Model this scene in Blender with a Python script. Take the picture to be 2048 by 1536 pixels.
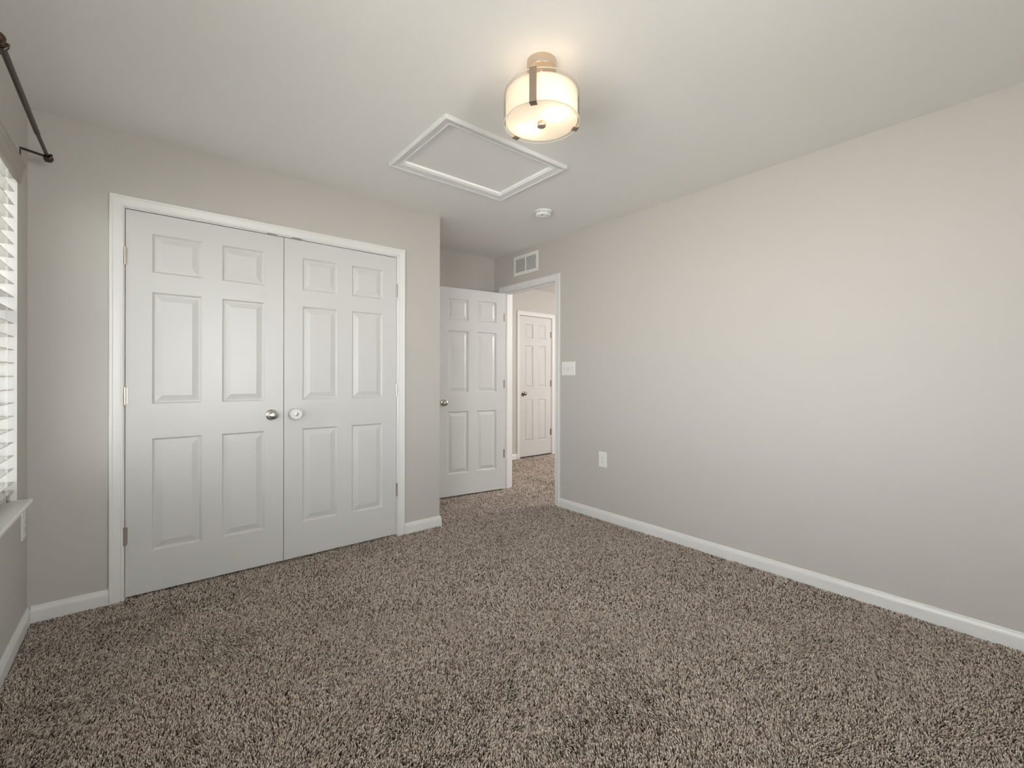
import bpy, math, random
import numpy as np
from mathutils import Vector, Matrix

S = bpy.context.scene
for o in list(bpy.data.objects):
    bpy.data.objects.remove(o)
C = S.collection
random.seed(3)

# ------------------------------------------------------------------ camera
F_PX, HOR, YAW, CX = 895.8, 754.6, 39.147, 1016.7
cam_d = bpy.data.cameras.new('camera')
cam_d.sensor_fit = 'HORIZONTAL'
cam_d.sensor_width = 36.0
cam_d.lens = 36.0 * F_PX / 2048.0
cam_d.shift_x = (1024.0 - CX) / 2048.0
cam_d.shift_y = -(768.0 - HOR) / 2048.0
cam_d.clip_start = 0.02
cam = bpy.data.objects.new('camera', cam_d)
C.objects.link(cam)
cam.location = (0, 0, 1.167)
cam.rotation_euler = (Matrix.Rotation(math.radians(-YAW), 4, 'Z') @ Matrix.Rotation(math.radians(90), 4, 'X')
                      @ Matrix.Rotation(0.0016, 4, 'Z')).to_euler()
S.camera = cam

# ------------------------------------------------------------------ daylight and exposure
SKY = 4.6
S.view_settings.view_transform = 'Standard'
S.view_settings.look = 'None'
S.view_settings.exposure = 1.82
S.view_settings.gamma = 1.0
S.view_settings.use_curve_mapping = False
W = bpy.data.worlds.new('overcast_sky')
S.world = W
W.use_nodes = True
nt = W.node_tree
nt.nodes.clear()
n_out = nt.nodes.new('ShaderNodeOutputWorld')
n_bg = nt.nodes.new('ShaderNodeBackground')
n_tc = nt.nodes.new('ShaderNodeTexCoord')
n_sep = nt.nodes.new('ShaderNodeSeparateXYZ')
n_ramp = nt.nodes.new('ShaderNodeValToRGB')
n_map = nt.nodes.new('ShaderNodeMapRange')
n_map.inputs['From Min'].default_value = -1
n_map.inputs['From Max'].default_value = 1
nt.links.new(n_tc.outputs['Generated'], n_sep.inputs[0])
nt.links.new(n_sep.outputs['Z'], n_map.inputs['Value'])
nt.links.new(n_map.outputs[0], n_ramp.inputs[0])
n_ramp.color_ramp.elements[0].position = 0.44
n_ramp.color_ramp.elements[0].color = (1.15, 1.09, 1.05, 1)
n_ramp.color_ramp.elements[1].position = 0.56
n_ramp.color_ramp.elements[1].color = (0.965, 0.957, 0.985, 1)
nt.links.new(n_ramp.outputs[0], n_bg.inputs[0])
n_bg.inputs[1].default_value = SKY
nt.links.new(n_bg.outputs[0], n_out.inputs[0])

# room dimensions (metres; camera stands above the origin)
XL, XR, YC, YA, XE, H = -0.4284, 2.9315, 3.089, 3.845, 1.8147, 2.44
YB = -0.50                       # wall behind the camera
HY, HX, HZ = 4.89, 6.4, 2.465    # hallway far wall, end wall, ceiling
FZ = -0.013                      # carpet backing; pile tips reach about z = 0
WINS = [(2.17, 2.867), (-0.06, 1.30)]  # second span is an unseen window added beside the camera for daylight
REAR = (0.35, 1.20)               # unseen window added in the wall behind the camera for daylight
WZ0, WZ1 = 0.61, 2.115
WT = 0.16


def portal(name, y0, y1, rear=False):
    L = bpy.data.lights.new(name, 'AREA')
    L.shape = 'RECTANGLE'
    L.size = WZ1 - WZ0
    L.size_y = y1 - y0
    L.cycles.is_portal = True
    o = bpy.data.objects.new(name, L)
    C.objects.link(o)
    o.location = (XL - WT - 0.01, (y0 + y1) / 2, (WZ0 + WZ1) / 2)
    o.rotation_euler = (0, math.radians(-90), 0)
    if rear:
        L.size, L.size_y = y1 - y0, WZ1 - WZ0
        o.location = ((y0 + y1) / 2, YB - WT - 0.01, (WZ0 + WZ1) / 2)
        o.rotation_euler = (math.radians(90), 0, 0)


for a, b in WINS:
    portal('window_daylight', a, b)
portal('window_daylight', *REAR, rear=True)

hall_l = bpy.data.lights.new('hallway_fill_light', 'POINT')
hall_l.shadow_soft_size = 0.28
hall_l.energy = 29
hall_l.color = (1.0, 0.955, 0.915)
ho = bpy.data.objects.new('hallway_fill_light', hall_l)
C.objects.link(ho)
ho.location = (5.05, 2.4, 1.9)  # no fixture: unseen light added in mid-air to brighten hall and open door


# ------------------------------------------------------------------ materials
def mat(name, col, rough=0.5, metal=0.0, **kw):
    m = bpy.data.materials.new(name)
    m.use_nodes = True
    b = m.node_tree.nodes['Principled BSDF']
    b.inputs['Base Color'].default_value = (*col, 1)
    b.inputs['Roughness'].default_value = rough
    b.inputs['Metallic'].default_value = metal
    for k, v in kw.items():
        b.inputs[k].default_value = v
    return m


def bump(m, scale, strength, dist=0.001, stretch=(1, 1, 1), detail=3.0, colvar=0.0):
    t = m.node_tree
    b = t.nodes['Principled BSDF']
    tc = t.nodes.new('ShaderNodeTexCoord')
    mp = t.nodes.new('ShaderNodeMapping')
    mp.inputs['Scale'].default_value = stretch
    nz = t.nodes.new('ShaderNodeTexNoise')
    nz.inputs['Scale'].default_value = scale
    nz.inputs['Detail'].default_value = detail
    bp = t.nodes.new('ShaderNodeBump')
    bp.inputs['Strength'].default_value = strength
    bp.inputs['Distance'].default_value = dist
    t.links.new(tc.outputs['Object'], mp.inputs[0])
    t.links.new(mp.outputs[0], nz.inputs['Vector'])
    t.links.new(nz.outputs['Fac'], bp.inputs['Height'])
    t.links.new(bp.outputs[0], b.inputs['Normal'])
    if colvar:
        col = b.inputs['Base Color'].default_value[:]
        mx = t.nodes.new('ShaderNodeMixRGB')
        mx.blend_type = 'MULTIPLY'
        mx.inputs[1].default_value = col
        rp = t.nodes.new('ShaderNodeMapRange')
        rp.inputs['To Min'].default_value = 1 - colvar
        rp.inputs['To Max'].default_value = 1 + colvar
        t.links.new(nz.outputs['Fac'], rp.inputs['Value'])
        mx.inputs[0].default_value = 1
        t.links.new(rp.outputs[0], mx.inputs[2])
        t.links.new(mx.outputs[0], b.inputs['Base Color'])
    return m


M = {}
M['wall'] = bump(mat('greige_wall_paint', (0.56, 0.535, 0.504), 0.62), 260, 0.06, 0.0006)
M['ceiling'] = bump(mat('flat_white_ceiling_paint', (0.89, 0.875, 0.85), 0.8), 200, 0.08, 0.0006)
M['trim'] = mat('white_semigloss_trim', (0.80, 0.795, 0.785), 0.32)
M['door'] = bump(mat('white_moulded_door_paint', (0.67, 0.668, 0.663), 0.34), 55, 0.16, 0.0008, (6, 6, 0.55), 5.0)
M['nickel'] = bump(mat('satin_nickel', (0.60, 0.565, 0.515), 0.30, 1.0), 400, 0.03, 0.0003)
M['nickel_dark'] = mat('aged_nickel', (0.36, 0.32, 0.27), 0.38, 1.0)
M['brushed'] = bump(mat('brushed_nickel', (0.66, 0.56, 0.45), 0.33, 1.0), 120, 0.05, 0.0003, (1, 1, 12))
M['strap'] = bump(mat('dark_brushed_nickel', (0.44, 0.36, 0.29), 0.36, 1.0), 120, 0.05, 0.0003, (1, 1, 12))
M['bronze'] = mat('oil_rubbed_bronze', (0.075, 0.062, 0.05), 0.36, 0.85)
M['bronze_red'] = mat('dark_red_bronze', (0.10, 0.062, 0.045), 0.34, 0.8)
M['plastic'] = mat('white_plastic', (0.83, 0.83, 0.81), 0.35)
M['cover'] = mat('white_knob_cover_plastic', (0.80, 0.80, 0.77), 0.4)
M['slot'] = mat('dark_slot', (0.06, 0.06, 0.055), 0.6)
M['slot_grey'] = mat('grey_slot', (0.42, 0.42, 0.41), 0.6)
M['duct'] = mat('dark_duct', (0.03, 0.028, 0.025), 0.9)
M['blind'] = bump(mat('white_faux_wood_slat', (0.58, 0.57, 0.54), 0.38), 30, 0.05, 0.0004, (8, 0.6, 8))
M['valance'] = bump(mat('shaded_taupe_valance', (0.38, 0.35, 0.315), 0.45), 30, 0.05, 0.0004, (8, 0.6, 8))  # taupe darkness includes the valance's shade, put into the colour
M['cord'] = mat('cream_blind_cord', (0.80, 0.77, 0.68), 0.8)
M['vinyl'] = mat('white_window_vinyl', (0.83, 0.84, 0.83), 0.3)
M['board'] = mat('carpet_backing', (0.05, 0.04, 0.033), 0.95)


def glass_mat(name, tint, gloss_fac):
    m = bpy.data.materials.new(name)
    m.use_nodes = True
    t = m.node_tree
    t.nodes.clear()
    o = t.nodes.new('ShaderNodeOutputMaterial')
    mx = t.nodes.new('ShaderNodeMixShader')
    tr = t.nodes.new('ShaderNodeBsdfTransparent')
    tr.inputs[0].default_value = (*tint, 1)
    gl = t.nodes.new('ShaderNodeBsdfGlossy')
    gl.inputs['Roughness'].default_value = 0.02
    lw = t.nodes.new('ShaderNodeLayerWeight')
    lw.inputs[0].default_value = gloss_fac
    t.links.new(lw.outputs['Facing'], mx.inputs[0])
    t.links.new(tr.outputs[0], mx.inputs[1])
    t.links.new(gl.outputs[0], mx.inputs[2])
    t.links.new(mx.outputs[0], o.inputs[0])
    return m


M['pane'] = glass_mat('window_glass', (0.97, 0.99, 0.98), 0.06)
M['dimmer'] = glass_mat('daylight_dimming_tint', (0.54, 0.54, 0.54), 0.0)  # grey tint that cuts daylight through the added sheet
M['clear_glass'] = glass_mat('clear_shade_glass', (0.97, 0.96, 0.94), 0.12)


def frosted(name, col, trans):
    m = bpy.data.materials.new(name)
    m.use_nodes = True
    t = m.node_tree
    t.nodes.clear()
    o = t.nodes.new('ShaderNodeOutputMaterial')
    mx = t.nodes.new('ShaderNodeMixShader')
    mx.inputs[0].default_value = trans
    d = t.nodes.new('ShaderNodeBsdfDiffuse')
    d.inputs[0].default_value = (*col, 1)
    tl = t.nodes.new('ShaderNodeBsdfTranslucent')
    tl.inputs[0].default_value = (*col, 1)
    t.links.new(d.outputs[0], mx.inputs[1])
    t.links.new(tl.outputs[0], mx.inputs[2])
    t.links.new(mx.outputs[0], o.inputs[0])
    return m


M['shade'] = frosted('frosted_white_shade', (0.90, 0.87, 0.82), 0.55)
M['rim'] = frosted('ground_glass_edge', (0.95, 0.93, 0.90), 0.85)
M['diffuser'] = frosted('frosted_white_diffuser', (0.90, 0.87, 0.82), 0.55)
bulb = bpy.data.materials.new('warm_bulb')
bulb.use_nodes = True
bulb.node_tree.nodes.clear()
_o = bulb.node_tree.nodes.new('ShaderNodeOutputMaterial')
_e = bulb.node_tree.nodes.new('ShaderNodeEmission')
_e.inputs[0].default_value = (1, 0.84, 0.66, 1)
_e.inputs[1].default_value = 3
bulb.node_tree.links.new(_e.outputs[0], _o.inputs[0])
M['bulb'] = bulb

carp = bpy.data.materials.new('frieze_carpet_yarn')
carp.use_nodes = True
_b = carp.node_tree.nodes['Principled BSDF']
_b.inputs['Roughness'].default_value = 0.9
_b.inputs['Specular IOR Level'].default_value = 0.15
_a = carp.node_tree.nodes.new('ShaderNodeAttribute')
_a.attribute_name = 'yarn'
carp.node_tree.links.new(_a.outputs['Color'], _b.inputs['Base Color'])
M['carpet'] = carp


# ------------------------------------------------------------------ mesh helpers
class MB:
    def __init__(s):
        s.v = []
        s.f = []

    def add(s, vs, fs):
        k = len(s.v)
        s.v += [tuple(v) for v in vs]
        s.f += [tuple(i + k for i in f) for f in fs]
        return s

    def box(s, x0, x1, y0, y1, z0, z1, bev=0.0):
        if bev > 0:
            b = bev
            vs = []
            for (x, sx) in ((x0, 1), (x1, -1)):
                for (y, sy) in ((y0, 1), (y1, -1)):
                    for (z, sz) in ((z0, 1), (z1, -1)):
                        vs += [(x, y + sy * b, z + sz * b), (x + sx * b, y, z + sz * b), (x + sx * b, y + sy * b, z)]
            idx = lambda i, j, k, a: ((i * 2 + j) * 2 + k) * 3 + a
            fs = []
            for i in (0, 1):
                fs.append([idx(i, 0, 0, 0), idx(i, 1, 0, 0), idx(i, 1, 1, 0), idx(i, 0, 1, 0)])
                fs.append([idx(0, i, 0, 1), idx(1, i, 0, 1), idx(1, i, 1, 1), idx(0, i, 1, 1)])
                fs.append([idx(0, 0, i, 2), idx(1, 0, i, 2), idx(1, 1, i, 2), idx(0, 1, i, 2)])
            for a in (0, 1):
                for c in (0, 1):
                    fs.append([idx(a, c, 0, 0), idx(a, c, 0, 1), idx(a, c, 1, 1), idx(a, c, 1, 0)])
                    fs.append([idx(a, 0, c, 0), idx(a, 0, c, 2), idx(a, 1, c, 2), idx(a, 1, c, 0)])
                    fs.append([idx(0, a, c, 1), idx(0, a, c, 2), idx(1, a, c, 2), idx(1, a, c, 1)])
                    for d in (0, 1):
                        fs.append([idx(a, c, d, 0), idx(a, c, d, 1), idx(a, c, d, 2)])
            return s.add(vs, fs)
        vs = [(x, y, z) for x in (x0, x1) for y in (y0, y1) for z in (z0, z1)]
        return s.add(vs, [(0, 1, 3, 2), (4, 6, 7, 5), (0, 4, 5, 1), (2, 3, 7, 6), (0, 2, 6, 4), (1, 5, 7, 3)])

    def lathe(s, prof, n=40, c=(0, 0, 0), axis='z', caps=True):
        """prof: list of (radius, height) along the axis"""
        vs, fs = [], []
        for r, h in prof:
            for i in range(n):
                a = 2 * math.pi * i / n
                p = (r * math.cos(a), r * math.sin(a), h)
                if axis == 'y':
                    p = (p[0], h, p[1])
                elif axis == 'x':
                    p = (h, p[0], p[1])
                vs.append((p[0] + c[0], p[1] + c[1], p[2] + c[2]))
        for j in range(len(prof) - 1):
            for i in range(n):
                fs.append((j * n + i, j * n + (i + 1) % n, (j + 1) * n + (i + 1) % n, (j + 1) * n + i))
        if caps:
            fs.append(tuple(range(n)))
            fs.append(tuple((len(prof) - 1) * n + i for i in range(n)))
        return s.add(vs, fs)

    def tube(s, pts, r, n=12):
        pts = [Vector(p) for p in pts]
        vs, fs = [], []
        for k, p in enumerate(pts):
            d = (pts[min(k + 1, len(pts) - 1)] - pts[max(k - 1, 0)]).normalized()
            u = d.cross(Vector((0, 0, 1)))
            if u.length < 1e-4:
                u = d.cross(Vector((1, 0, 0)))
            u.normalize()
            w = d.cross(u)
            rr = r[k] if isinstance(r, (list, tuple)) else r
            for i in range(n):
                a = 2 * math.pi * i / n
                vs.append(p + (u * math.cos(a) + w * math.sin(a)) * rr)
        for j in range(len(pts) - 1):
            for i in range(n):
                fs.append((j * n + i, j * n + (i + 1) % n, (j + 1) * n + (i + 1) % n, (j + 1) * n + i))
        fs.append(tuple(range(n)))
        fs.append(tuple((len(pts) - 1) * n + i for i in range(n)))
        return s.add(vs, fs)

    def sweep(s, paths, closed=False, caps=True):
        """paths: one list of 3-D points per profile point (all same length)"""
        n, m = len(paths[0]), len(paths)
        vs = [p for path in paths for p in path]
        fs = []
        for j in range(m):
            j2 = (j + 1) % m
            for i in range(n if closed else n - 1):
                i2 = (i + 1) % n
                fs.append((j * n + i, j * n + i2, j2 * n + i2, j2 * n + i))
        if not closed and caps:
            fs.append(tuple(j * n for j in range(m)))
            fs.append(tuple(j * n + n - 1 for j in range(m)))
        return s.add(vs, fs)

    def build(s, name, m, parent=None, smooth=None, loc=None, rot=None):
        me = bpy.data.meshes.new(name)
        me.from_pydata(s.v, [], s.f)
        import bmesh
        bm = bmesh.new()
        bm.from_mesh(me)
        bmesh.ops.recalc_face_normals(bm, faces=bm.faces)
        bm.to_mesh(me)
        bm.free()
        me.materials.append(M[m] if isinstance(m, str) else m)
        if smooth:
            me.shade_smooth()
            try:
                me.set_sharp_from_angle(angle=math.radians(smooth))
            except Exception:
                pass
        o = bpy.data.objects.new(name, me)
        C.objects.link(o)
        if parent:
            o.parent = parent
        if loc:
            o.location = loc
        if rot:
            o.rotation_euler = rot
        return o


def tag(o, label=None, cat=None, group=None, kind=None):
    if label:
        o['label'] = label
    if cat:
        o['category'] = cat
    if group:
        o['group'] = group
    if kind:
        o['kind'] = kind
    return o


def thing(name, loc, label=None, cat=None, group=None, kind=None, rotz=0):
    o = bpy.data.objects.new(name, None)
    o.empty_display_size = 0.1
    C.objects.link(o)
    o.location = loc
    o.rotation_euler = (0, 0, rotz)
    return tag(o, label, cat, group, kind)


# ------------------------------------------------------------------ room shell
def struct(mb, name, m, label, cat):
    return tag(mb.build(name, m), label, cat, kind='structure')


struct(MB().box(XL - WT, XR + 0.05, YB - WT, HY + 0.12, FZ - 0.1, FZ).box(XR + 0.05, HX, 1.4, HY + 0.12, FZ - 0.1, FZ), 'floor', 'board',
       'floor of the bedroom and hallway under the brown carpet', 'floor')
AX0, AX1, AY0, AY1 = 1.127, 1.974, 1.867, 2.514      # outer edge of the attic hatch frame
hx0, hx1, hy0, hy1 = AX0 + .060, AX1 - .060, AY0 + .060, AY1 - .060
mb = MB().box(XL - WT, XR + 0.06, YB - WT, hy0, H, H + 0.12).box(XL - WT, XR + 0.06, hy1, HY + 0.12, H, H + 0.12)
mb.box(XL - WT, hx0, hy0, hy1, H, H + 0.12).box(hx1, XR + 0.06, hy0, hy1, H, H + 0.12)
mb.box(XR + 0.06, HX, 1.4, HY + 0.12, HZ, H + 0.12)
struct(mb, 'ceiling', 'ceiling', 'flat white ceiling over the bedroom and hallway', 'ceiling')

# left wall, with the window openings
mb = MB()
ys = [YB] + [y for w in sorted(WINS) for y in w] + [YA + 0.12]
for i in range(0, len(ys), 2):
    mb.box(XL - WT, XL, ys[i], ys[i + 1], FZ, H)
for a, b in WINS:
    mb.box(XL - WT, XL, a, b, FZ, WZ0)
    mb.box(XL - WT, XL, a, b, WZ1, H)
struct(mb, 'wall_left', 'wall', 'greige wall holding the blind-covered window', 'wall')
# closet wall
DX0, DX1, DZ = -0.096, 1.469, 2.071
struct(MB().box(XL, DX0, YC, YC + 0.115, FZ, H).box(DX1, XE, YC, YC + 0.115, FZ, H).box(DX0, DX1, YC, YC + 0.115, DZ, H),
       'wall_closet', 'wall', 'greige wall around the white double closet doors', 'wall')
struct(MB().box(XE - 0.115, XE, YC + 0.115, YA, FZ, H), 'wall_alcove', 'wall', 'side wall of the closet facing the entry alcove', 'wall')
struct(MB().box(XL, XR, YA, YA + 0.12, FZ, H), 'wall_back', 'wall', 'greige wall behind the open bedroom door', 'wall')
# right wall, with the doorway
JY0, JY1, JZ = 2.918, 3.682, 2.052
RT = 0.115
mb = MB().box(XR, XR + RT, YB, JY0 - 0.018, FZ, H).box(XR, XR + RT, JY1 + 0.018, HY, FZ, H)
mb.box(XR, XR + RT, JY0 - 0.018, JY1 + 0.018, JZ + 0.018, H)
struct(mb, 'wall_right', 'wall', 'long greige wall to the right of the doorway', 'wall')
mb = MB().box(XL - WT, REAR[0], YB - WT, YB, FZ, H).box(REAR[1], XR + RT, YB - WT, YB, FZ, H)
mb.box(REAR[0], REAR[1], YB - WT, YB, FZ, WZ0).box(REAR[0], REAR[1], YB - WT, YB, WZ1, H)
struct(mb, 'wall_rear', 'wall', 'plain greige wall behind the camera', 'wall')
# hallway walls; the far one has the hall door opening
HD0, HD1, HDZ = 4.199, 4.831, 2.062
mb = MB().box(XR + RT, HD0 - 0.02, HY, HY + 0.115, FZ, HZ).box(HD1 + 0.02, HX, HY, HY + 0.115, FZ, HZ)
mb.box(HD0 - 0.02, HD1 + 0.02, HY, HY + 0.115, HDZ + 0.02, HZ).box(HD0 - 0.1, HD1 + 0.1, HY + 0.06, HY + 0.1, FZ, HZ)  # last slab, behind the door, added to stop daylight showing under it
struct(mb, 'wall_hall', 'wall', 'hallway wall around the far white door', 'wall')
struct(MB().box(HX, HX + 0.1, 1.4, HY + 0.115, FZ, HZ).box(XR + RT, HX, 1.4, 1.5, FZ, HZ), 'wall_hall_end', 'wall',
       'end walls of the hallway out of sight', 'wall')

# ------------------------------------------------------------------ casings
CAS = [(0, 0), (0, .0085), (.003, .0105), (.009, .0105), (.0115, .0088), (.016, .0098), (.033, .0122), (.041, .0135),
       (.0435, .0158), (.050, .0168), (.055, .0155), (.057, .0125), (.057, 0)]


def casing_u(mb, a0, a1, z0, zt, place):
    """U-shaped mitred casing; place(u, z, t) -> 3-D point"""
    paths = []
    for w, t in CAS:
        paths.append([place(a0 - w, z0, t), place(a0 - w, zt + w, t), place(a1 + w, zt + w, t), place(a1 + w, z0, t)])
    return mb.sweep(paths)


def jamb_boards(mb, a0, a1, zt, d0, d1, place, th=0.018, stop=None):
    def bx(u0, u1, z0, z1, e0, e1):
        vs = [place(u, z, t) for u in (u0, u1) for z in (z0, z1) for t in (e0, e1)]
        mb.add(vs, [(0, 1, 3, 2), (4, 6, 7, 5), (0, 4, 5, 1), (2, 3, 7, 6), (0, 2, 6, 4), (1, 5, 7, 3)])
    bx(a0 - th, a0, FZ, zt + th, d0, d1)
    bx(a1, a1 + th, FZ, zt + th, d0, d1)
    bx(a0, a1, zt, zt + th, d0, d1)
    if stop:
        s0, s1 = stop
        bx(a0, a0 + .011, FZ, zt - .011, s0, s1)
        bx(a1 - .011, a1, FZ, zt - .011, s0, s1)
        bx(a0, a1, zt - .011, zt, s0, s1)


CJ0, CJ1, CJZ = -0.0775, 1.4505, 2.0525
pc = lambda u, z, t: (u, YC - t, z)
mb = MB()
casing_u(mb, CJ0 - .005, CJ1 + .005, FZ, CJZ + .005, pc)
jamb_boards(mb, CJ0, CJ1, CJZ, -0.115, 0.0, pc)
tag(mb.build('trim_1', 'trim'), 'white moulded casing framing the double closet doors', 'door casing', kind='structure')
pr = lambda u, z, t: (XR - t, u, z)
prh = lambda u, z, t: (XR + RT + t, u, z)
mb = MB()
casing_u(mb, JY0 - .005, JY1 + .005, FZ, JZ + .005, pr)
casing_u(mb, JY0 - .005, JY1 + .005, FZ, JZ + .005, prh)
jamb_boards(mb, JY0, JY1, JZ, -RT, 0.0, pr, stop=(-0.075, -0.040))
t2 = tag(mb.build('trim_2', 'trim'), 'white casing and jamb of the bedroom doorway beside the light switches', 'door casing', kind='structure')
MB().box(XR + .008, XR + .034, JY0 - .001, JY0 + .0015, .895, .957).build('strike_plate', 'nickel_dark', t2)
ph = lambda u, z, t: (u, HY - t, z)
mb = MB()
casing_u(mb, HD0 - .008, HD1 + .008, FZ, HDZ + .005, ph)
jamb_boards(mb, HD0 - .003, HD1 + .003, HDZ + .002, -0.115, 0.0, ph, th=0.017)
tag(mb.build('trim_3', 'trim'), 'white casing around the far door across the hallway', 'door casing', kind='structure')

# ------------------------------------------------------------------ baseboards
BAS = [(0, 0), (.0135, 0), (.0135, .059), (.0120, .0605), (.0128, .063), (.0105, .071), (.0080, .077), (.0072, .082), (.0045, .0865), (0, .0865)]


def baseboard(name, pts, label):
    """pts run so that the room lies on the left of the path"""
    P = [Vector(p) for p in pts]
    nrm = []
    for i in range(len(P) - 1):
        d = (P[i + 1] - P[i]).normalized()
        nrm.append(Vector((-d.y, d.x)))
    off = []
    for i in range(len(P)):
        if i == 0:
            off.append(nrm[0])
        elif i == len(P) - 1:
            off.append(nrm[-1])
        else:
            b = (nrm[i - 1] + nrm[i]).normalized()
            off.append(b / b.dot(nrm[i]))
    mb = MB()
    mb.sweep([[(P[i].x + off[i].x * t, P[i].y + off[i].y * t, FZ + z) for i in range(len(P))] for t, z in BAS])
    return tag(mb.build(name, 'trim'), label, 'baseboard', kind='structure')


baseboard('baseboard_left', [(XL, YC), (XL, YB)], 'white baseboard under the window')
baseboard('baseboard_closet', [(CJ0 - .062, YC), (XL + .013, YC)], 'short white baseboard between the closet casing and the window wall')
bb = baseboard('baseboard_alcove', [(XE, YA), (XE, YC), (CJ1 + .062, YC)], 'short white baseboard wrapping the corner right of the closet')
MB().lathe([(.0085, 0), (.0085, -.003), (.006, -.0042), (.004, -.0042), (.003, -.0025)], 20, (1.786, YC - .0132, .027), 'y').build(
    'bumper', 'plastic', bb, 40)
baseboard('baseboard_back', [(XR, YA), (XE + .013, YA)], 'white baseboard behind the open bedroom door')
baseboard('baseboard_right', [(XR, YB), (XR, JY0 - .062)], 'long white baseboard along the right wall')
baseboard('baseboard_hall', [(HD0 - .065, HY), (XR + RT + .013, HY)], 'white baseboard in the hallway left of the far door')
baseboard('baseboard_rear', [(XL + .013, YB), (XR - .013, YB)], 'white baseboard behind the camera')

# ------------------------------------------------------------------ six-panel doors
RINGS = [(0, 0), (.0025, .0045), (.009, .0120), (.013, .0120), (.042, .0032), (.0450, .0022)]


def door_mesh(Wd, Hd, T, px, pz, parent, name='panel_slab', flip=False):
    mb = MB()
    xs = [0] + [v for p in px for v in p] + [Wd]
    zs = [0] + [v for p in pz for v in p] + [Hd]
    cell = lambda i, j: (i % 2 == 1) and (j % 2 == 1)
    for side in (0, 1):
        Y = lambda d: d if side == 0 else T - d
        for i in range(len(xs) - 1):
            for j in range(len(zs) - 1):
                x0, x1, z0, z1 = xs[i], xs[i + 1], zs[j], zs[j + 1]
                if not cell(i, j):
                    mb.add([(x0, Y(0), z0), (x1, Y(0), z0), (x1, Y(0), z1), (x0, Y(0), z1)], [(0, 1, 2, 3)])
                else:
                    k = min(1.0, (x1 - x0) / 0.222)
                    vs, fs = [], []
                    for e, d in RINGS:
                        e = e * k
                        vs += [(x0 + e, Y(d), z0 + e), (x1 - e, Y(d), z0 + e), (x1 - e, Y(d), z1 - e), (x0 + e, Y(d), z1 - e)]
                    for r in range(len(RINGS) - 1):
                        for q in range(4):
                            fs.append((r * 4 + q, r * 4 + (q + 1) % 4, r * 4 + 4 + (q + 1) % 4, r * 4 + 4 + q))
                    r = (len(RINGS) - 1) * 4
                    fs.append((r, r + 1, r + 2, r + 3))
                    mb.add(vs, fs)
    mb.add([(0, 0, 0), (Wd, 0, 0), (Wd, T, 0), (0, T, 0), (0, 0, Hd), (Wd, 0, Hd), (Wd, T, Hd), (0, T, Hd)],
           [(0, 1, 2, 3), (4, 5, 6, 7), (0, 3, 7, 4), (1, 2, 6, 5)])
    # weld duplicate corners
    idx, nv, nf = {}, [], []
    for f in mb.f:
        g = []
        for i in f:
            key = tuple(round(c, 5) for c in mb.v[i])
            if key not in idx:
                idx[key] = len(nv)
                nv.append(key)
            g.append(idx[key])
        nf.append(tuple(g))
    mb.v, mb.f = nv, nf
    return mb.build(name, 'door', parent)


KNOB = [(.0335, 0), (.0335, -.004), (.031, -.008), (.020, -.0105), (.0125, -.013), (.0115, -.024), (.013, -.029), (.020, -.033),
        (.0262, -.040), (.0280, -.047), (.0268, -.054), (.021, -.060), (.012, -.0635), (.004, -.0645)]


def knob(parent, x, z, m='nickel', y=0.0, back=False, scale=1.0):
    sgn = -1 if back else 1
    mb = MB().lathe([(r * scale, h * scale * sgn) for r, h in KNOB], 36, (x, y, z), 'y')
    return mb.build('door_knob', m, parent, 50)


def hinge(parent, x, y, z, m='nickel', L=.090, leaf=None):
    mb = MB().lathe([(.003, -L / 2 - .004), (.0062, -L / 2 - .002), (.0062, -L / 2 + .001), (.0056, -L / 2 + .0015),
                     (.0056, -L / 6), (.0050, -L / 6 + .0006), (.0056, -L / 6 + .0012), (.0056, L / 6), (.0050, L / 6 + .0006), (.0056, L / 6 + .0012),
                     (.0056, L / 2 - .0015), (.0062, L / 2 - .001), (.0062, L / 2 + .002), (.003, L / 2 + .004)], 14, (x, y, z), 'z')
    if leaf:
        x0, x1, y0, y1 = leaf
        mb.box(x0, x1, y0, y1, z - L / 2, z + L / 2)
    return mb.build('hinge', m, parent, 40)


DH = 2.040
LW = 0.7598
PZ = [(0.219, 0.825), (1.012, 1.616), (1.722, 1.931)]
PX = [(0.110, 0.332), (0.431, 0.653)]
LX = CJ0 + 0.0026
DF = YC + 0.002
# left closet door
d1 = thing('door_1', (LX, DF, 0.008), 'left white six-panel closet door with bare nickel knob', 'door', kind='structure')
door_mesh(LW, DH, .035, PX, PZ, d1)
knob(d1, LW - .069, .924)
for z in (1.792, 1.058, .322):
    hinge(d1, -.0015, -.0055, z, leaf=(.0, .010, -.0022, .001))
MB().box(LW - .092, LW - .040, -.0128, .016, DH + .0004, DH + .0078).build('ball_catch', 'nickel_dark', d1)
# right closet door
d2 = thing('door_2', (CJ1 - .0026 - LW, DF, 0.008), 'right white six-panel closet door whose knob wears a white cover', 'door', kind='structure')
door_mesh(LW, DH, .035, PX, PZ, d2)
knob(d2, .059, .924)
for z in (1.799, 1.061, .328):
    hinge(d2, LW + .0015, -.0055, z, leaf=(LW - .003, LW + .001, -.0022, .001))
MB().box(.045, .099, -.0128, .016, DH + .0004, DH + .0078).build('ball_catch', 'nickel_dark', d2)
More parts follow.
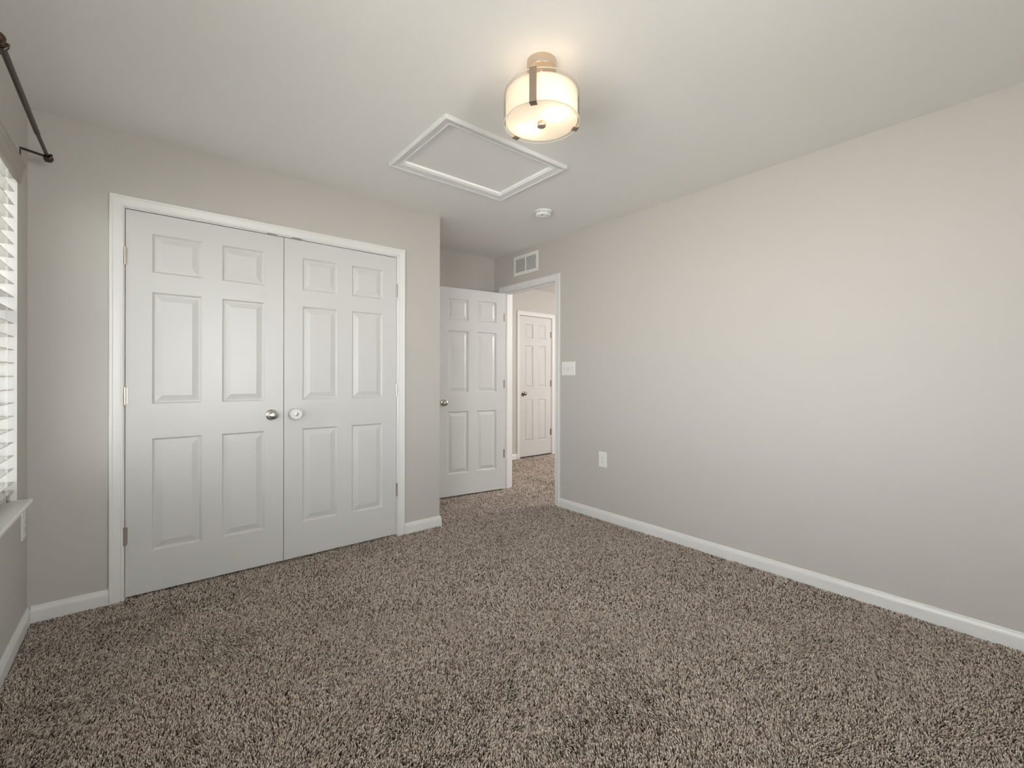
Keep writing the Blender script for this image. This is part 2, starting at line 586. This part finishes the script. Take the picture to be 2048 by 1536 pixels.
# child-proof cover around the right closet knob
kc = thing('knob_cover', (CJ1 - .0026 - LW + .059, DF - .009, .932), 'white plastic childproof cover around the right closet door knob', 'knob cover')
MB().lathe([(.020, -.002), (.0330, -.004), (.0350, -.012), (.0350, -.050), (.0335, -.058), (.0300, -.0615), (.0125, -.0615), (.0112, -.0605),
            (.0112, -.054), (.0285, -.054), (.0305, -.050), (.0305, -.012), (.0295, -.008), (.020, -.006)], 44, (0, 0, 0), 'y', caps=False).build('shell', 'cover', kc, 35)
MB().box(-.0356, -.0340, -.052, -.016, -.006, .006).build('squeeze_tab', 'cover', kc)
MB().box(.0340, .0356, -.052, -.016, -.006, .006).build('squeeze_tab', 'cover', kc)

# open bedroom door: hinged on the far jamb, swung a little past square
d3 = thing('door_3', (XR - .008, 3.646, 0.010), 'white six-panel bedroom door standing open in the alcove', 'door', kind='structure', rotz=math.radians(-7.2))
d3o = 0.757


def shift(o):
    o.location.x -= d3o
    return o


shift(door_mesh(.757, 2.030, .035, PX, [(.215, .820), (1.008, 1.612), (1.718, 1.926)], d3))
shift(knob(d3, .062, .912))
shift(knob(d3, .062, .912, y=.035, back=True, scale=.78))
for z in (1.780, 1.085, .365):
    shift(MB().box(.738, .7515, -.0012, .0005, z - .044, z + .044).lathe(
        [(.0055, z - .045), (.0055, z + .045)], 12, (.762, .036, 0), 'z').build('hinge', 'nickel_dark', d3))

# hall door
d4 = thing('door_4', (HD0, HY + .012, 0.014), 'narrow white six-panel door across the hallway', 'door', kind='structure')
HWd = HD1 - HD0
k4 = HWd / .757
door_mesh(HWd, 2.046, .035, [(.108, .262), (.372, .522)], PZ, d4)
knob(d4, .070, .917, 'nickel_dark')
for z in (1.800, 1.062, .325):
    hinge(d4, HWd + .002, -.0058, z, 'nickel_dark', leaf=(HWd - .018, HWd, -.0022, .001))


# ------------------------------------------------------------------ windows
def window(n, y0, y1, label, rear=False):
    loc = ((y0 + y1) / 2, YB, WZ0) if rear else (XL, (y0 + y1) / 2, WZ0)
    r = thing('window_%d' % n, loc, label, 'window', kind='structure', rotz=math.pi / 2 if rear else 0)
    hw = (y1 - y0) / 2
    hz = WZ1 - WZ0
    x0, x1 = -WT, -WT + .075
    fr = MB()
    for (a, b, c, d) in ((-hw, hw, hz - .035, hz), (-hw, hw, 0, .04), (-hw, -hw + .035, 0, hz), (hw - .035, hw, 0, hz)):
        fr.box(x0, x1, a, b, c, d, .002)
    fr.build('window_frame', 'vinyl', r)
    mz = .81
    for nm, xa, xb, za, zb in (('upper_sash', x0 + .008, x0 + .034, mz - .018, hz - .035), ('lower_sash', x0 + .038, x0 + .066, .04, mz + .022)):
        sb = MB()
        w = .04
        sb.box(xa, xb, -hw + .035, hw - .035, zb - w, zb, .002).box(xa, xb, -hw + .035, hw - .035, za, za + w, .002)
        sb.box(xa, xb, -hw + .035, -hw + .035 + w, za, zb, .002).box(xa, xb, hw - .035 - w, hw - .035, za, zb, .002)
        so = sb.build(nm, 'vinyl', r)
        MB().box((xa + xb) / 2 - .002, (xa + xb) / 2 + .002, -hw + .07, hw - .07, za + w - .005, zb - w + .005).build('pane', 'pane', so)
    if n == 1:
        MB().box(-WT - .004, -WT - .003, -hw + .01, hw - .01, .01, hz - .01).build('daylight_dimmer', 'dimmer', r)  # unseen sheet added to dim the daylight on this window's blind
    # painted returns lining the opening
    rv = MB()
    rv.box(x1, 0.0005, hw - .004, hw, 0, hz).box(x1, .0005, -hw, -hw + .004, 0, hz).box(x1, .0005, -hw, hw, hz - .004, hz)
    rv.build('window_return', 'trim', r)
    st = MB()
    prof = [(-WT + .075, 0), (-WT + .075, .018), (.044, .018), (.048, .015), (.0495, .009), (.048, .003), (.044, 0)]
    st.sweep([[(a, -hw - .0 + .001, b), (a, hw - .001, b)] for a, b in prof])
    st.box(0, .046, hw - .001, hw + .004, .001, .017).box(0, .046, -hw - .004, -hw + .001, .001, .017)
    st.build('window_sill', 'trim', r)
    ap = MB()
    aprof = [(0, 0), (0, -.036), (.004, -.036), (.009, -.031), (.010, -.026), (.0095, -.014), (.013, -.008), (.016, -.002), (.016, 0)]
    ap.sweep([[(a, -hw, b), (a, hw, b)] for a, b in aprof])
    ap.build('apron', 'trim', r)
    return r


window(1, *WINS[0], 'window in the left wall behind white slatted blinds')
window(2, *WINS[1], 'unseen second window in the left wall beside the camera, added for daylight')
window(3, *REAR, 'unseen window in the wall behind the camera, added for daylight', rear=True)

# ------------------------------------------------------------------ blinds in window 1 and both added windows
def blind(y0, y1, label, rear=False):
    loc = ((y0 + y1) / 2, YB, WZ0) if rear else (XL, (y0 + y1) / 2, WZ0)
    bl = thing('window_blind', loc, label, 'window blind', rotz=math.pi / 2 if rear else 0)
    hw = (y1 - y0) / 2 - .007
    vp = [(.002, 1.398), (.012, 1.400), (.0135, 1.405), (.0115, 1.412), (.016, 1.418), (.0135, 1.427), (.019, 1.434), (.0165, 1.443), (.022, 1.450),
          (.0195, 1.460), (.025, 1.468), (.0265, 1.485), (.023, 1.491), (.010, 1.492), (.002, 1.490)]
    MB().sweep([[(a, -hw, b), (a, hw, b)] for a, b in vp]).build('valance', 'valance', bl)
    MB().box(-.068, -.012, -hw, hw, 1.444, 1.496, .002).build('head_rail', 'blind', bl)
    sl_x0, sl_x1 = -.071, -.0085
    zs = [.100 + .0572 * k for k in range(24) if .100 + .0572 * k < 1.43]
    for z in zs:
        MB().box(sl_x0, sl_x1, -hw, hw, z - .0014, z + .0014, .0006).build('slat', 'blind', bl)
    MB().box(sl_x0 + .004, sl_x1, -hw, hw, .050, .066, .002).build('bottom_rail', 'blind', bl)
    for cy in (hw - .125, .125 - hw):
        for cxp in (sl_x1 + .0014, sl_x1 - .0035, sl_x0 - .0014):
            MB().tube([(cxp, cy + (.004 if cxp < sl_x1 else 0), .052), (cxp, cy + (.004 if cxp < sl_x1 else 0), 1.45)], .0009, 6).build('ladder_cord', 'cord', bl)
        kn = MB().lathe([(.001, .012), (.0042, .008), (.005, .002), (.0042, -.003), (.0062, -.008), (.004, -.015), (.001, -.016)], 12, (sl_x1 + .003, cy, .052))
        kn.tube([(sl_x1 + .002, cy, .05), (sl_x1 + .004, cy + .006, .040), (sl_x1 + .003, cy + .012, .036)], .0016, 6)
        kn.build('cord_tassel', 'nickel_dark', bl, 60)


blind(*WINS[0], 'white faux-wood venetian blind with open slats under the bronze rod')
blind(*WINS[1], 'wide white venetian blind in the unseen window added beside the camera')  # this blind and the next are added to shape the extra daylight
blind(*REAR, 'wide white venetian blind in the unseen window added behind the camera', rear=True)

# ------------------------------------------------------------------ curtain rod
RX = .085
cr = thing('curtain_rod', (XL, 2.5, 2.19), 'dark bronze curtain rod on a bracket above the window', 'curtain rod')
zr = lambda y: -.012 + (2.5 - (y + 2.5)) * .035 * 1.0 + .0
yA, yM, yN = 2.925 - 2.5, 2.662 - 2.5, 2.055 - 2.5


def rp(y):
    return (RX, y, -.010 - .030 * y if y < .16 else -.0148)


MB().tube([rp(yN), rp(yM + .012)], .0092, 18).build('outer_rod', 'bronze', cr, 40)
MB().tube([rp(yM + .0), rp(yA)], .0070, 18).build('inner_rod', 'bronze', cr, 40)
FIN = [(.0085, -.004), (.0125, -.002), (.0125, .006), (.0095, .008), (.0085, .012), (.0115, .014), (.0160, .020), (.0178, .028), (.0160, .036), (.0105, .042), (.003, .0445)]
fx = rp(yA)
MB().lathe(FIN, 28, fx, 'y').build('finial', 'bronze_red', cr, 50)
fx = rp(yN)
MB().lathe([(r, -h) for r, h in FIN], 28, fx, 'y').build('finial', 'bronze_red', cr, 50)
for yb in (yA - .012, yN + .010):
    z = rp(yb)[2]
    b = MB().box(0, .0035, yb - .007, yb + .007, z - .035, z + .012, .001)
    b.tube([(.001, yb, z + .006), (.006, yb, z + .008), (RX - .012, yb, z - .004), (RX - .006, yb, z - .013), (RX + .006, yb, z - .0135), (RX + .0125, yb, z - .004), (RX + .0135, yb, z + .008)], .0056, 8)
    br = b.build('bracket', 'bronze', cr)
    MB().lathe([(.004, 0), (.004, .003), (.0018, .004), (.0018, .016)], 10, (RX - .004, yb, z - .030), 'z').build('thumbscrew', 'bronze', br)


# ------------------------------------------------------------------ outlets and switches
def outlet(place_root, label):
    r = thing('wall_outlet', place_root[0], label, 'power outlet', rotz=place_root[1])
    MB().sweep([[(sx * (.040 - e), -t, sz * (.0625 - e)) for sx, sz in ((-1, -1), (1, -1), (1, 1), (-1, 1))] for e, t in
                ((0, 0), (0, .003), (.0015, .0048), (.006, .0058), (.037, .0058))], closed=True).build('cover_plate', 'plastic', r)
    for dz in (.0195, -.0195):
        pts = []
        for i in range(24):
            a = 2 * math.pi * i / 24
            pts.append((.0172 * math.cos(a), max(-.0137, min(.0137, .0172 * math.sin(a)))))
        mb = MB()
        mb.sweep([[(x * k, -t, dz + z * k) for x, z in pts] for k, t in ((1, .004), (1, .0072), (.95, .0078), (.01, .0078))], closed=True)
        rc = mb.build('receptacle', 'plastic', r)
        MB().box(-.0075, -.0055, -.0082, -.0076, dz + .000, dz + .0085).box(.0050, .0068, -.0082, -.0076, dz + .001, dz + .0080).lathe(
            [(.0027, -.0082), (.0027, -.0076)], 14, (0, 0, dz - .0065), 'y').build('slots', 'slot', rc)
    MB().lathe([(.0034, -.0058), (.0030, -.0070), (.001, -.0072)], 14, (0, 0, 0), 'y').build('screw', 'plastic', r)
    return r


outlet(((XR, 2.367, .492), math.radians(-90)), 'white duplex outlet low on the right wall')
outlet(((XL, 2.992, .486), math.radians(90)), 'white duplex outlet under the window sill by the closet corner')
sw = thing('light_switch', (XR, 2.753, 1.245), 'white triple toggle switch plate beside the doorway', 'light switch', rotz=math.radians(-90))
MB().sweep([[(sx * (.080 - e), -t, sz * (.061 - e)) for sx, sz in ((-1, -1), (1, -1), (1, 1), (-1, 1))] for e, t in
            ((0, 0), (0, .003), (.0015, .0050), (.007, .0062), (.060, .0062))], closed=True).build('cover_plate', 'plastic', sw)
for dx in (-.046, 0, .046):
    MB().box(dx - .0054, dx + .0054, -.0066, -.006, -.0125, .0125).build('toggle_slot', 'slot_grey', sw)
    g = MB().add([(dx - .0042, -.006, -.010), (dx + .0042, -.006, -.010), (dx + .0042, -.006, .010), (dx - .0042, -.006, .010),
                  (dx - .0032, -.0165, -.011), (dx + .0032, -.0165, -.011), (dx + .0032, -.0175, -.003), (dx - .0032, -.0175, -.003)],
                 [(0, 1, 2, 3), (4, 5, 6, 7), (0, 1, 5, 4), (2, 3, 7, 6), (0, 3, 7, 4), (1, 2, 6, 5)])
    g.build('toggle', 'plastic', sw)
    for dz in (-.030, .030):
        MB().lathe([(.0034, -.006), (.0031, -.0074), (.001, -.0076)], 12, (dx, 0, dz), 'y').build('screw', 'plastic', sw)

# ------------------------------------------------------------------ return-air grille above the doorway
vg = thing('air_vent', (XR, 3.330, 2.290), 'white louvered air return grille high above the doorway', 'air vent', rotz=math.radians(-90))
VW, VH = .181, .098
mb = MB()
for pw in ([(0, 0), (0, .004), (.002, .006), (.026, .0075), (.028, .006), (.028, 0)],):
    mb.sweep([[(sx * (VW - w), -t, sz * (VH - w)) for sx, sz in ((-1, -1), (1, -1), (1, 1), (-1, 1))] for w, t in pw], closed=True)
mb.box(-.007, .007, -.0065, -.001, -VH + .027, VH - .027)
mb.build('frame', 'plastic', vg)
for sx in (-1, 1):
    mb = MB()
    x0, x1 = (.006, VW - .027) if sx > 0 else (-VW + .027, -.006)
    n = 11
    for i in range(n):
        z = -VH + .034 + i * (2 * (VH - .034)) / (n - 1)
        mb.add([(x0, -.0055, z - .0055), (x1, -.0055, z - .0055), (x1, -.0003, z + .0045), (x0, -.0003, z + .0045),
                (x0, -.0062, z - .0049), (x1, -.0062, z - .0049), (x1, -.0010, z + .0051), (x0, -.0010, z + .0051)],
               [(0, 1, 2, 3), (4, 5, 6, 7), (0, 1, 5, 4), (2, 3, 7, 6), (0, 3, 7, 4), (1, 2, 6, 5)])
    mb.build('louver_bank', 'plastic', vg)
MB().box(-VW + .02, VW - .02, -.0002, .0, -VH + .02, VH - .02).build('backing', 'duct', vg)

# ------------------------------------------------------------------ attic hatch
ah = thing('attic_hatch', ((AX0 + AX1) / 2, (AY0 + AY1) / 2, H), 'white framed attic access hatch in the ceiling', 'attic hatch')
ax, ay = (AX1 - AX0) / 2, (AY1 - AY0) / 2
mb = MB()
mb.sweep([[(sx * (ax - .057 + w), sy * (ay - .057 + w), -t * 1.3) for sx, sy in ((-1, -1), (1, -1), (1, 1), (-1, 1))] for w, t in CAS], closed=True)
mb.build('frame', 'trim', ah)
MB().box(-ax + .0602, ax - .0602, -ay + .0602, ay - .0635, .012, .030).build('hatch_panel', 'ceiling', ah)

# ------------------------------------------------------------------ smoke detector
sd = thing('smoke_detector', (2.377, 2.501, H), 'round white smoke detector on the ceiling', 'smoke detector')
MB().lathe([(.066, 0), (.066, -.008), (.0635, -.011), (.060, -.0115)], 44).build('base', 'plastic', sd, 40)
MB().lathe([(.058, -.0110), (.0605, -.0135), (.0600, -.028), (.056, -.036), (.047, -.0405), (.030, -.042), (.004, -.042)], 44).build('body', 'plastic', sd, 35)
mb = MB()
for i in range(10):
    a0 = 2 * math.pi * i / 10 + .08
    a1 = a0 + .44
    for q in range(5):
        u, w = a0 + (a1 - a0) * q / 5, a0 + (a1 - a0) * (q + 1) / 5
        mb.add([(.0612 * math.cos(t), .0612 * math.sin(t), z) for z in (-.0165, -.0190) for t in (u, w)], [(0, 1, 3, 2)])
        mb.add([(.0590 * math.cos(t), .0590 * math.sin(t), z) for z in (-.0165, -.0190) for t in (u, w)], [(0, 1, 3, 2)])
mb.build('vent_slots', 'slot', sd)
MB().lathe([(.017, -.042), (.017, -.0445), (.014, -.0455), (.002, -.0455)], 28).build('test_button', 'plastic', sd, 40)
MB().lathe([(.0045, -.0385), (.0045, -.0425), (.001, -.0425)], 14, (-.036, -.030, 0)).build('sounder_hole', 'slot', sd)

# ------------------------------------------------------------------ semi-flush drum light
LXc, LYc = 1.245, 1.320
lp = thing('ceiling_light', (LXc, LYc, H), 'drum ceiling light with frosted shade, clear glass rims and nickel straps', 'ceiling light')
MB().lathe([(.0595, 0), (.0595, -.033), (.0580, -.0365), (.0150, -.0372), (.004, -.0372)], 48).build('canopy', 'brushed', lp, 35)
MB().lathe([(.0115, -.036), (.0115, -.078), (.0095, -.079), (.0095, -.083), (.0125, -.0835), (.0125, -.091), (.0095, -.092), (.0095, -.130), (.003, -.130)], 24).build('stem', 'brushed', lp, 35)
ZT, ZB = -.124, -.248
R = .1525
MB().lathe([(R, ZT), (R, ZB), (R - .0025, ZB), (R - .0025, ZT), (R, ZT)], 72, caps=False).build('glass_cylinder', 'clear_glass', lp, 35)
for z in (ZT, ZB):
    pts = [[(rr * math.cos(2 * math.pi * i / 72), rr * math.sin(2 * math.pi * i / 72), z + dz) for i in range(72)] for rr, dz in
           ((R + .0004, .0012), (R + .0004, -.0012), (R - .003, -.0012), (R - .003, .0012))]
    MB().sweep(pts, closed=True).build('glass_rim', 'rim', lp, 35)
MB().lathe([(.1445, ZT - .011), (.1445, ZB + .006), (.1425, ZB + .006), (.1425, ZT - .011), (.1445, ZT - .011)], 72, caps=False).build('inner_shade', 'shade', lp, 35)
MB().lathe([(.1415, ZB + .006), (.1415, ZB + .009), (.010, ZB + .009), (.010, ZB + .006), (.1415, ZB + .006)], 72, caps=False).build('diffuser', 'diffuser', lp, 35)
va = math.atan2(-LYc, -LXc)          # bearing from the lamp to where one looks at it
for k in range(3):
    a = va - math.radians(12) + k * 2 * math.pi / 3
    m4 = Matrix.Rotation(a, 4, 'Z')
    b = MB().box(R + .0012, R + .0037, -.0135, .0135, ZB - .0035, ZT + .003)
    b.box(R - .020, R + .0037, -.0135, .0135, ZB - .0035, ZB - .0015)
    b.box(R - .012, R + .0037, -.0135, .0135, ZT + .001, ZT + .003)
    b.box(.008, R - .010, -.004, .004, ZT + .0005, ZT + .003)
    b.v = [tuple(m4 @ Vector(v)) for v in b.v]
    b.build('strap', 'strap', lp)
MB().lathe([(.003, ZB + .012), (.0165, ZB + .0055), (.0175, ZB + .004), (.0175, ZB - .011), (.0165, ZB - .0125), (.002, ZB - .0125)], 32).build('finial', 'brushed', lp, 35)
MB().lathe([(.012, ZT - .013), (.1420, ZT - .013), (.1420, ZT - .016), (.012, ZT - .016), (.012, ZT - .013)], 48, caps=False).build('added_top_diffuser', 'shade', lp, 35)  # unseen disc added to soften the bulbs' glow on the ceiling
LAMP_E = 0.22
for k in range(2):
    a = va + math.radians(49 + 180 * k)
    bx, by, bz = .072 * math.cos(a), .072 * math.sin(a), ZB + .058
    MB().lathe([(.003, -.024), (.014, -.020), (.021, -.010), (.023, 0), (.020, .012), (.013, .024), (.012, .034), (.002, .034)], 20, (bx, by, bz)).build('bulb', 'bulb', lp, 50)
    L = bpy.data.lights.new('bulb_light', 'POINT')
    L.energy = LAMP_E
    L.color = (1.0, 0.87, 0.73)
    L.shadow_soft_size = .024
    lo = bpy.data.objects.new('bulb_light', L)
    C.objects.link(lo)
    lo.parent = lp
    lo.location = (bx, by, bz - .030)


# ------------------------------------------------------------------ carpet pile
def pile_object(name, V, col, label):
    n = len(V)
    base = (np.arange(n) * 7)[:, None]
    quads = np.concatenate([base + np.array([k, (k + 1) % 3, 3 + (k + 1) % 3, 3 + k]) for k in range(3)], 1).reshape(-1, 4)
    tris = np.concatenate([base + np.array([3 + k, 3 + (k + 1) % 3, 6]) for k in range(3)], 1).reshape(-1, 3)
    me = bpy.data.meshes.new(name)
    me.vertices.add(n * 7)
    me.vertices.foreach_set('co', V.reshape(-1))
    nl = quads.size + tris.size
    me.loops.add(nl)
    me.loops.foreach_set('vertex_index', np.concatenate([quads.ravel(), tris.ravel()]).astype(np.int32))
    npoly = len(quads) + len(tris)
    me.polygons.add(npoly)
    st = np.concatenate([np.arange(len(quads)) * 4, quads.size + np.arange(len(tris)) * 3]).astype(np.int32)
    me.polygons.foreach_set('loop_start', st)
    me.update(calc_edges=True)
    me.polygons.foreach_set('use_smooth', np.ones(npoly, dtype=bool))
    rgba = np.ones((n, 7, 4))
    rgba[:, :, :3] = col[:, None, :]
    at = me.attributes.new('yarn', 'FLOAT_COLOR', 'POINT')
    at.data.foreach_set('color', rgba.reshape(-1).astype(np.float32))
    me.materials.append(M['carpet'])
    o = bpy.data.objects.new(name, me)
    C.objects.link(o)
    tag(o, label, 'carpet', kind='stuff')


def carpet():
    rng = np.random.default_rng(11)
    sy, cy = math.sin(math.radians(YAW)), math.cos(math.radians(YAW))

    def grid(x0, x1, y0, y1, s):
        gx, gy = np.meshgrid(np.arange(x0, x1, s), np.arange(y0, y1, s))
        p = np.stack([gx.ravel(), gy.ravel()], 1)
        return p + rng.uniform(-.5, .5, p.shape) * s

    def dep(p):
        return p[:, 0] * sy + p[:, 1] * cy, p[:, 0] * cy - p[:, 1] * sy

    def seen(p):
        d, l = dep(p)
        return (np.abs(l) < d * 1.30 + .1) & (d > 1.0)

    sets = []
    near = grid(XL, XR, YB, YA, .0047)
    d, _ = dep(near)
    near = near[seen(near) & (d < 2.25)]
    far = grid(XL, XR, YB, YA, .0061)
    d, _ = dep(far)
    far = far[seen(far) & (d >= 2.25)]
    rest = grid(XL, XR, YB, YA, .0105)
    rest = rest[~seen(rest)]
    hall = grid(XR, 5.6, 2.2, HY, .0085)
    hall = hall[((hall[:, 1] > JY0 + .003) & (hall[:, 1] < JY1 - .003)) | (hall[:, 0] > XR + RT)]
    hall = hall[~((hall[:, 0] > XR + .040) & (hall[:, 0] < XR + .050) & (hall[:, 1] < 3.45))]
    for p, s in ((near, .0047), (far, .0061), (rest, .0105), (hall, .0085)):
        sets.append((p, np.full(len(p), s)))
    p = np.concatenate([a for a, b in sets])
    s = np.concatenate([b for a, b in sets])
    # keep out of the walls and closet
    inroom = (p[:, 0] < XR + .001)
    bad = inroom & (p[:, 1] > YC - .016) & (p[:, 0] < XE + .016) & ~((p[:, 0] > CJ0) & (p[:, 0] < CJ1) & (p[:, 1] < YC + .055))
    bad |= inroom & ((p[:, 0] < XL + .015) | (p[:, 1] < YB + .015) | (p[:, 1] > YA - .015))
    bad |= inroom & (p[:, 0] > XR - .015) & ((p[:, 1] < JY0 + .002) | (p[:, 1] > JY1 - .002))
    p, s = p[~bad], s[~bad]
    n = len(p)
    x, y = p[:, 0], p[:, 1]

    def field(scales, seed, amp_pow=1.0):
        r = np.random.default_rng(seed)
        f = np.zeros(n)
        for sc in scales:
            for _ in range(5):
                a = r.uniform(0, 2 * math.pi)
                k = 2 * math.pi / (sc * r.uniform(.7, 1.4))
                f += np.sin(k * (x * math.cos(a) + y * math.sin(a)) + r.uniform(0, 6.28)) * sc ** amp_pow / max(scales) ** amp_pow
        return f / f.std()
    sweep_dir = field([1.1, .55, .22, .10], 5, .35)
    lean_n = field([.5, .18, .07], 8, .3)
    phi = 1.1 * sweep_dir + rng.normal(0, .75, n) + .6
    L = (.0066 + .0027 * lean_n).clip(.002, .012) * rng.uniform(.4, 1.5, n)
    hgt = (.0150 - .25 * L) * rng.uniform(.62, 1.10, n)
    rad = s * rng.uniform(.35, .54, n)
    ux, uy = np.cos(phi), np.sin(phi)
    tw = rng.uniform(0, 2 * math.pi, n)
    V = np.zeros((n, 7, 3))
    for k in range(3):
        a = tw + k * 2 * math.pi / 3
        V[:, k] = np.stack([x + rad * .8 * np.cos(a), y + rad * .8 * np.sin(a), np.full(n, FZ)], 1)
        a2 = a + 1.0
        V[:, 3 + k] = np.stack([x + .45 * L * ux + rad * np.cos(a2), y + .45 * L * uy + rad * np.sin(a2), FZ + hgt * .70 + rad * .2 * np.sin(a2 - phi)], 1)
    V[:, 6] = np.stack([x + L * ux, y + L * uy, FZ + hgt], 1)
    # yarn colours: dark brown, taupe and oatmeal strands mixed
    t = (rng.beta(1.05, .88, n) + .05 * field([.03, .015], 21, 0)).clip(0, 1)
    stops = np.array([0, .3, .65, 1.0])
    pal = np.array([(.040, .026, .018), (.37, .290, .238), (.71, .605, .525), (.89, .805, .73)]) * CARPET_GAIN
    col = np.stack([np.interp(t, stops, pal[:, c]) for c in range(3)], 1)
    hall_side = x >= XR + .045
    V[~hall_side, :, 0] = np.where((x[~hall_side] > XR)[:, None], np.minimum(V[~hall_side, :, 0], XR + .0440), V[~hall_side, :, 0])
    V[hall_side, :, 0] = np.maximum(V[hall_side, :, 0], XR + .0462)
    for name, sel, label in (('carpet_pile', x < XR + .045, 'speckled brown and oatmeal pile carpet filling the bedroom'),
                             ('carpet_pile', x >= XR + .045, 'strip of speckled brown carpet beyond the doorway in the hallway')):
        pile_object(name, V[sel], col[sel], label)
    print('tufts', n)


CARPET_GAIN = 1.0
carpet()
